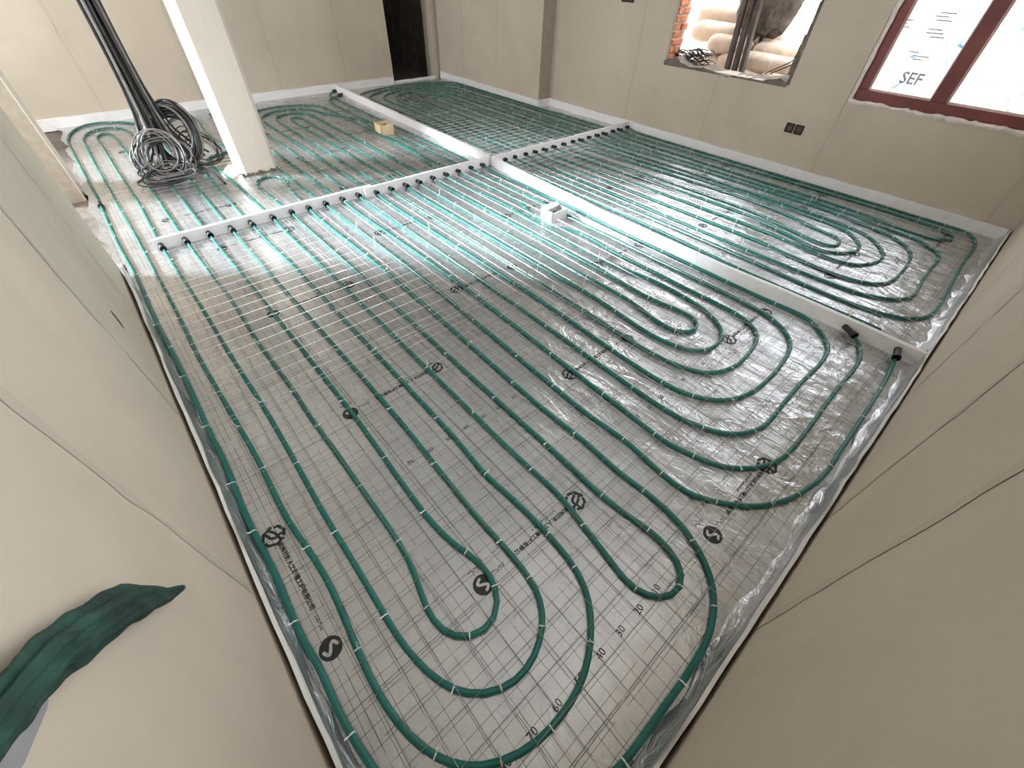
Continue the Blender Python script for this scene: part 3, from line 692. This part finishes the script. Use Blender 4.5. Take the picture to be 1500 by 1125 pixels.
# below the window
TV = [(737,233),(751,229),(767,225),(781,222),(796,219),(809,215),(823,211),(836,207),(849,205),(860,201),(872,198),(884,196),(895,192),(906,190),(916,186)]
SLEEVES |= set(TV)
NRG = 'green pipe loops below the window'
pipe(px([TV[0],(950,331),(1100,402),(1217,452),(1262,471),(1290,484)]), 'green pipe running straight along the long divider below the window', NRG, (True, False))
pipe(px([TV[1],(1050,360),(1217,433),(1283,457),(1330,467),(1363,462),(1387,430),(1410,387),(1428,362),(1428,350),(1417,341),(1383,330),(1300,305)])[:-1]+px([(1300,304)])+px([TV[14]]), 'green pipe of the largest bend below the window, running along the edge strip', NRG)
pipe(px([TV[2],(1100,369),(1250,427),(1307,439),(1337,435),(1350,413),(1365,392),(1377,377),(1370,367),(1340,350),(1230,309),TV[11]]), 'green pipe below the window, fifth U from the inside with squared bend', NRG)
pipe(px([TV[3],(1090,345),(1217,400),(1270,415),(1300,415),(1320,400),(1332,384),(1335,373),(1330,363),(1303,345),(1200,305),TV[10]]), 'green pipe below the window, fourth U from the inside', NRG)
pipe(px([TV[4],(1090,327),(1213,378),(1250,388),(1283,385),(1295,375),(1287,360),(1267,343),(1150,298),TV[9]]), 'green pipe below the window, third U from the inside', NRG)
pipe(px([TV[5],(1090,313),(1203,367),(1240,371),(1258,367),(1258,356),(1237,337),(1130,296),TV[8]]), 'green pipe below the window, second U from the inside', NRG)
pipe(px([TV[6],(1090,305),(1197,355),(1220,361),(1232,357),(1228,349),(1203,338),(1110,297),TV[7]]), 'green pipe below the window, innermost U', NRG)
pipe(px([TV[12],(1250,309),(1343,343),(1373,351),(1395,352),(1398,347),(1390,341),(1370,333),(1280,303),TV[13]]), 'green pipe of the slim separate U beside the edge strip below the window', NRG)

# behind the cross divider, round the column
FLG = 'green pipe loops round the column and cable coils'
YCB = YC1+.035
def fpt(i, dy=0): v = at(*SV[i], ZS); return (v.x, (YCB if i <= 11 else YC2+.03)+dy)
def L2(*pts): return [at(x, y, PR) for x, y in pts]
pipe([fpt(1)]+L2((200,292),(168,244),(148,210),(142,203),(146,197),(157,195),(167,199),(174,208),(192,232),(218,272))+[fpt(2)], 'green pipe of the innermost bend by the far corner beside the cable coils', FLG, (False, False), .5)
pipe(L2((172,300),(162,279),(141,244),(127,215),(122,205),(129,195),(146,189),(170,187),(188,192),(203,208))+L2((228,243),(253,274))+[fpt(3)], 'green pipe of the middle bend by the far corner beside the cable coils', FLG, (False, False), .5)
pipe(L2((143,290),(122,252),(104,217),(99,204),(106,193),(123,184),(146,180),(178,179),(208,184),(232,203),(262,240),(286,272))+[fpt(4)], 'green pipe of the outermost bend by the far corner beside the cable coils', FLG, (False, False), .5)
pipe([fpt(5)]+L2((316,272),(272,224),(250,196),(246,180),(256,172),(274,169),(290,177),(300,192),(330,216),(334,222),(325,226),(308,229),(304,235),(316,246),(350,272))+[fpt(6)], 'green pipe detouring past the column foot on the cable coil side', FLG, (False, False), .45)
pipe([fpt(7)]+L2((388,281),(378,272),(376,266),(382,261),(393,258),(407,259),(417,263),(422,272))+[fpt(8)], 'green pipe of the small U tied in front of the column foot', FLG, (False, False), .14)
def back(i, j, ytop, label, kink=None):
    a, c = fpt(i), fpt(j); r_ = (c[0]-a[0])/2; yt = ytop*H; cx = (a[0]+c[0])/2; ry = min(r_, .42)
    arc = [(cx-r_*math.cos(t_), yt-ry+ry*math.sin(t_)) for t_ in [math.pi*k/10 for k in range(11)]]
    up = [(a[0], a[1]+(yt-ry-a[1])*k/4) for k in range(4)]; dn = [(c[0], c[1]+(yt-ry-c[1])*k/4) for k in range(3, -1, -1)]
    if kink: dn = [(c[0], yt-ry-.05)]+[at(*q, PR) for q in kink]+[c]
    pipe([Vector((x, y, 0)) if not isinstance((x), Vector) else x for x, y in [(v[0], v[1]) for v in up+arc+dn]], label, FLG, (False, False), .42)
back(14, 15, 4.22, 'green pipe of the innermost bend behind the column')
back(13, 16, 4.36, 'green pipe of the second bend from the inside behind the column')
back(12, 17, 4.50, 'green pipe kinked round the yellow floor box, third bend behind the column', [(530,176),(541,184),(545,190),(553,196),(570,201),(590,207)])
back(11, 18, 4.63, 'green pipe passing under the yellow floor box, fourth bend behind the column')
back(9, 10, 4.74, 'green pipe of the narrow bend just behind the column')
for i, (q, lab) in {19: ((499,139), 'green pipe beside the long divider ending at the nearer far sleeve'), 20: ((491,133), 'green pipe beside the long divider ending at the last far sleeve')}.items():
    e = at(*q, PR); a = fpt(i); pipe([a, (a[0]+.02, a[1]+1.2), (a[0]+.04, e.y-.25), (e.x-.06, e.y-.04), (e.x, e.y)], lab, FLG, (False, True), .45)
# beyond the crossing, towards the dark doorway
FRG = 'green pipe loops leading to the dark doorway'
def tpt(i): v = at(*TV[i], ZS); return (v.x, YC4+.03)
ordn = ['innermost', 'second', 'third', 'fourth', 'fifth', 'sixth', 'outermost']
for k in range(7):
    a, c = tpt(6-k), tpt(7+k)
    if k == 6: a = tpt(0)
    cx, r_ = (a[0]+c[0])/2, (c[0]-a[0])/2; yt = min(4.16+.11*k, 4.80)*H; ry = min(r_, .30+.03*k)
    if c[0] > XP-.08:      # the pilaster wall stands further in
        c2 = XP-.07-.0*k
        arc = [(cx-r_*math.cos(t_) if cx-r_*math.cos(t_) < c2 else c2, yt-ry+ry*math.sin(t_)) for t_ in [math.pi*q/10 for q in range(11)]]
        dn = [(c2, YP+.1), (c2, YP-.15), (c[0], YP-.5), (c[0], c[1]+.6), c]
    else:
        arc = [(cx-r_*math.cos(t_), yt-ry+ry*math.sin(t_)) for t_ in [math.pi*q/10 for q in range(11)]]; dn = [(c[0], c[1]+(yt-ry-c[1])*q/4) for q in range(3, -1, -1)]
    up = [(a[0], a[1]+(yt-ry-a[1])*q/4) for q in range(4)]
    pipe(up+arc+dn, 'green pipe of the %s bend in the loops leading to the dark doorway' % ordn[k], FRG, (False, False), .38, .3)

# ------------------------------------------------------------------ wire mesh panels over the pipes
HOLES = [(x0-.03, x1+.03, y0-.03, y1+.03), (1.60*H, 1.745*H, 1.47*H, 1.59*H), (1.62*H, 1.76*H, 3.34*H, 3.50*H)]
def mesh_panel(xa, xb, ya, yb, label, group, z):
    mb = MB(); rr = random.Random(int(xa*100+ya*17)); r_ = .0011
    def wire(p_, q):
        d_ = (q-p_).normalized(); s_ = Vector((-d_.y, d_.x, 0))*r_; u = Vector((0, 0, r_*1.7))
        mb.add([p_-s_, p_+s_, p_+u, q-s_, q+s_, q+u], [(0, 3, 5, 2), (1, 2, 5, 4), (0, 1, 4, 3)])
    def cut(a, b_, c, along_y):
        segs = [(a, b_)]
        for (hx0, hx1, hy0, hy1) in HOLES:
            u0, u1, v0, v1 = (hy0, hy1, hx0, hx1) if along_y else (hx0, hx1, hy0, hy1)
            if v0 < c < v1:
                ns = []
                for s_, e_ in segs:
                    if u0 > s_: ns.append((s_, min(e_, u0)))
                    if u1 < e_: ns.append((max(s_, u1), e_))
                segs = [q for q in ns if q[1]-q[0] > .005]
        return segs
    n = int(round((xb-xa)/.1)); m_ = int(round((yb-ya)/.1))
    for i in range(n+1):
        x = xa+(xb-xa)*i/n+rr.uniform(-.002, .002)
        for s_, e_ in cut(ya-.02, yb+.02, x, True):
            k = max(1, int((e_-s_)/.4)); P = [Vector((x+rr.uniform(-.0015, .0015), s_+(e_-s_)*q/k, z+rr.uniform(0, .002))) for q in range(k+1)]
            for a, b_ in zip(P, P[1:]): wire(a, b_)
    for j in range(m_+1):
        y = ya+(yb-ya)*j/m_+rr.uniform(-.002, .002)
        for s_, e_ in cut(xa-.02, xb+.02, y, False):
            k = max(1, int((e_-s_)/.4)); P = [Vector((s_+(e_-s_)*q/k, y+rr.uniform(-.0015, .0015), z+.0018+rr.uniform(0, .002))) for q in range(k+1)]
            for a, b_ in zip(P, P[1:]): wire(a, b_)
    tag(mb.build('wire_mesh', M['wire']), label, 'wire mesh', group)
def panels(xa, xb, ya, yb, where):
    nx = max(1, round((xb-xa)/1.0)); ny = max(1, round((yb-ya)/2.0))
    for i in range(nx):
        for j in range(ny):
            mesh_panel(xa+(xb-xa)*i/nx-(.03 if i else 0), xa+(xb-xa)*(i+1)/nx, ya+(yb-ya)*j/ny-(.03 if j else 0), ya+(yb-ya)*(j+1)/ny,
                       'thin grey wire mesh panel lying over the pipes ' + where, 'wire mesh panels ' + where, 2*PR+.0035+.0012*((i+j) % 2))
panels(XL+.16, 1.77*H, YF+.16, 2.34*H, 'in front of the crossing dividers')
panels(1.93*H, XR-.12, YF+.16, 2.31*H, 'below the window')
panels(XL+.16, 1.86*H, 2.46*H, YB-.22, 'round the column')
panels(2.02*H, XP-.09, 2.42*H, YB-.25, 'before the dark doorway')

# ------------------------------------------------------------------ cable bundle and coils
cb = tag(empty('cable_bundle', (.265*H, 3.60*H, 0)), 'thick bundle of black and grey cables hanging down to the floor beside the column', 'cable bundle')
rr = random.Random(31)
bx, by = .268*H, 3.62*H
for k in range(26):
    a = rr.uniform(0, 6.283); q = math.sqrt(rr.random()); ox, oy = .062*q*math.cos(a), .062*q*math.sin(a); P = []
    for i in range(16):
        z = ZC-.01-(ZC-.26)*i/15; sp = 1+1.5*max(0, (1.0-z))**2
        P.append((bx+ox*sp+.012*math.sin(1.7*z+k), by+oy*sp+.012*math.cos(1.3*z+k*2), z))
    a2 = a+rr.uniform(-.5, .5); P += [(bx+ox*2.6+.06*math.cos(a2), by+oy*2.6+.06*math.sin(a2), .12), (bx+ox*3+.16*math.cos(a2), by+oy*3+.16*math.sin(a2), .05)]
    mb = MB(); mb.tube(catmull(P, .12), .011 if k % 3 else .014, 6); kid(mb.build('cable', M['cable'] if k % 4 else M['cable_grey'], None, True), cb)
for z0_, z1_, r_ in ((2.0, 2.9, .078),):
    mb = MB(); mb.tube([(bx, by, z0_), (bx, by, (z0_+z1_)/2), (bx, by, z1_)], [r_*.97, r_, r_*.97], 14); kid(mb.build('tape_wrap', M['cable_tape'], None, True), cb)
def coil(name, c, rx, ry, nrm, turns, r_, spread, mats, label, seed, tail=None):
    root = tag(empty(name, c), label, 'cable coil'); rr = random.Random(seed); nrm = Vector(nrm).normalized()
    u = nrm.cross(Vector((0, 0, 1))).normalized() if abs(nrm.z) < .99 else Vector((1, 0, 0)); v = nrm.cross(u)
    for k in range(turns):
        a, b_ = rx*(1+rr.uniform(-spread, spread)), ry*(1+rr.uniform(-spread, spread)); off = rr.uniform(-.5, .5)*.09; cx, cy = rr.uniform(-.035, .035), rr.uniform(-.035, .035); ph = rr.uniform(0, 6)
        P = []
        for i in range(28):
            t_ = 2*math.pi*i/28; w_ = off+.015*math.sin(2*t_+ph); p_ = Vector(c)+u*(cx+a*math.cos(t_))+v*(cy+b_*math.sin(t_))+nrm*w_
            p_.z = max(p_.z, .030+r_); P.append(p_)
        mb = MB(); mb.tube(P, r_*rr.uniform(.8, 1.15), 6, closed=True); kid(mb.build('turn', mats[k % len(mats)], None, True), root)
    if tail:
        mb = MB(); mb.tube(catmull([Vector(t_) for t_ in tail], .03), r_, 6); kid(mb.build('loose_end', mats[0], None, True), root)
    return root
K_, G_ = M['cable'], M['cable_grey']
tl = [at(x, y, .035) for x, y in ((282, 244), (300, 247), (318, 258), (330, 269))]
coil('cable_coil', (.345*H, 3.60*H, .23), .20, .25, (-.45, -.75, .40), 20, .013, .16, [K_, K_, K_, G_], 'large black cable coil leaning on the bundle beside the column', 1, tl)
coil('cable_coil', (.215*H, 3.44*H, .15), .17, .19, (-.1, -.62, .60), 18, .007, .28, [G_, K_, G_], 'grey and black cable coil slumped in front of the bundle', 2)
coil('cable_coil', (.185*H, 3.30*H, .055), .18, .15, (.05, -.1, 1), 9, .006, .22, [K_, G_, K_], 'thin flat cable coil lying loose on the foil in front', 3)
coil('cable_coil', (.44*H, 3.50*H, .13), .15, .17, (.2, -.6, .6), 7, .0045, .3, [K_], 'thin black wire coil on the column side of the bundle', 4)

# ------------------------------------------------------------------ green cloth on the near wall
cl = empty('hanging_cloth', (XL+.03, .3*H, .4*H)); tag(cl, 'dark green twisted net cloth hanging against the near plaster wall', 'cloth')
spine = [((269, 860), .004), ((249, 871), .010), ((223, 874), .017), ((190, 886), .025), ((155, 907), .024), ((112, 932), .024), ((72, 965), .022), ((35, 1005), .020), ((0, 1045), .018), ((-50, 1110), .018), ((-130, 1230), .018)]
mb = MB(); n = 44; rr = random.Random(8)
C = [(onx(x, y, XL+.028), w_) for (x, y), w_ in spine]
# finer
F = []
for i in range(len(C)-1):
    for k in range(4):
        t_ = k/4; F.append((C[i][0].lerp(C[i+1][0], t_), C[i][1]*(1-t_)+C[i+1][1]*t_))
F.append(C[-1])
for i, (p_, w_) in enumerate(F):
    a = F[max(i-1, 0)][0]; c = F[min(i+1, len(F)-1)][0]; d_ = (c-a).normalized(); nx_ = Vector((1, 0, 0)); s_ = d_.cross(nx_).normalized()
    for k in range(n):
        t_ = 2*math.pi*k/n; fold = 1+.20*math.sin(6*t_+.05*i)+.15*math.sin(11*t_-.08*i+1)+.09*math.sin(.55*i)*math.cos(t_)+.05*math.sin(1.3*i+2*t_)
        mb.v.append(p_+s_*w_*math.cos(t_)*fold+nx_*min(.02, w_*.7)*math.sin(t_)*fold)
for i in range(len(F)-1):
    for k in range(n): mb.f.append((i*n+k, i*n+(k+1) % n, (i+1)*n+(k+1) % n, (i+1)*n+k))
mb.f += [tuple(range(n))[::-1], tuple((len(F)-1)*n+k for k in range(n))]
kid(mb.build('twisted_net', M['cloth'], None, True), cl)
mb = MB(); q = [onx(62, 1010, XL+.012), onx(58, 1045, XL+.012), onx(22, 1128, XL+.012), onx(-60, 1230, XL+.012), onx(-90, 1180, XL+.012), onx(0, 1060, XL+.012)]
mb.add(q+[v+Vector((.006, 0, 0)) for v in q], [tuple(range(6))[::-1], tuple(range(6, 12))]+[(i, (i+1) % 6, (i+1) % 6+6, i+6) for i in range(6)])
o = kid(mb.build('grey_lining', M['lining']), cl); o['label'] = 'pale grey lining flap'
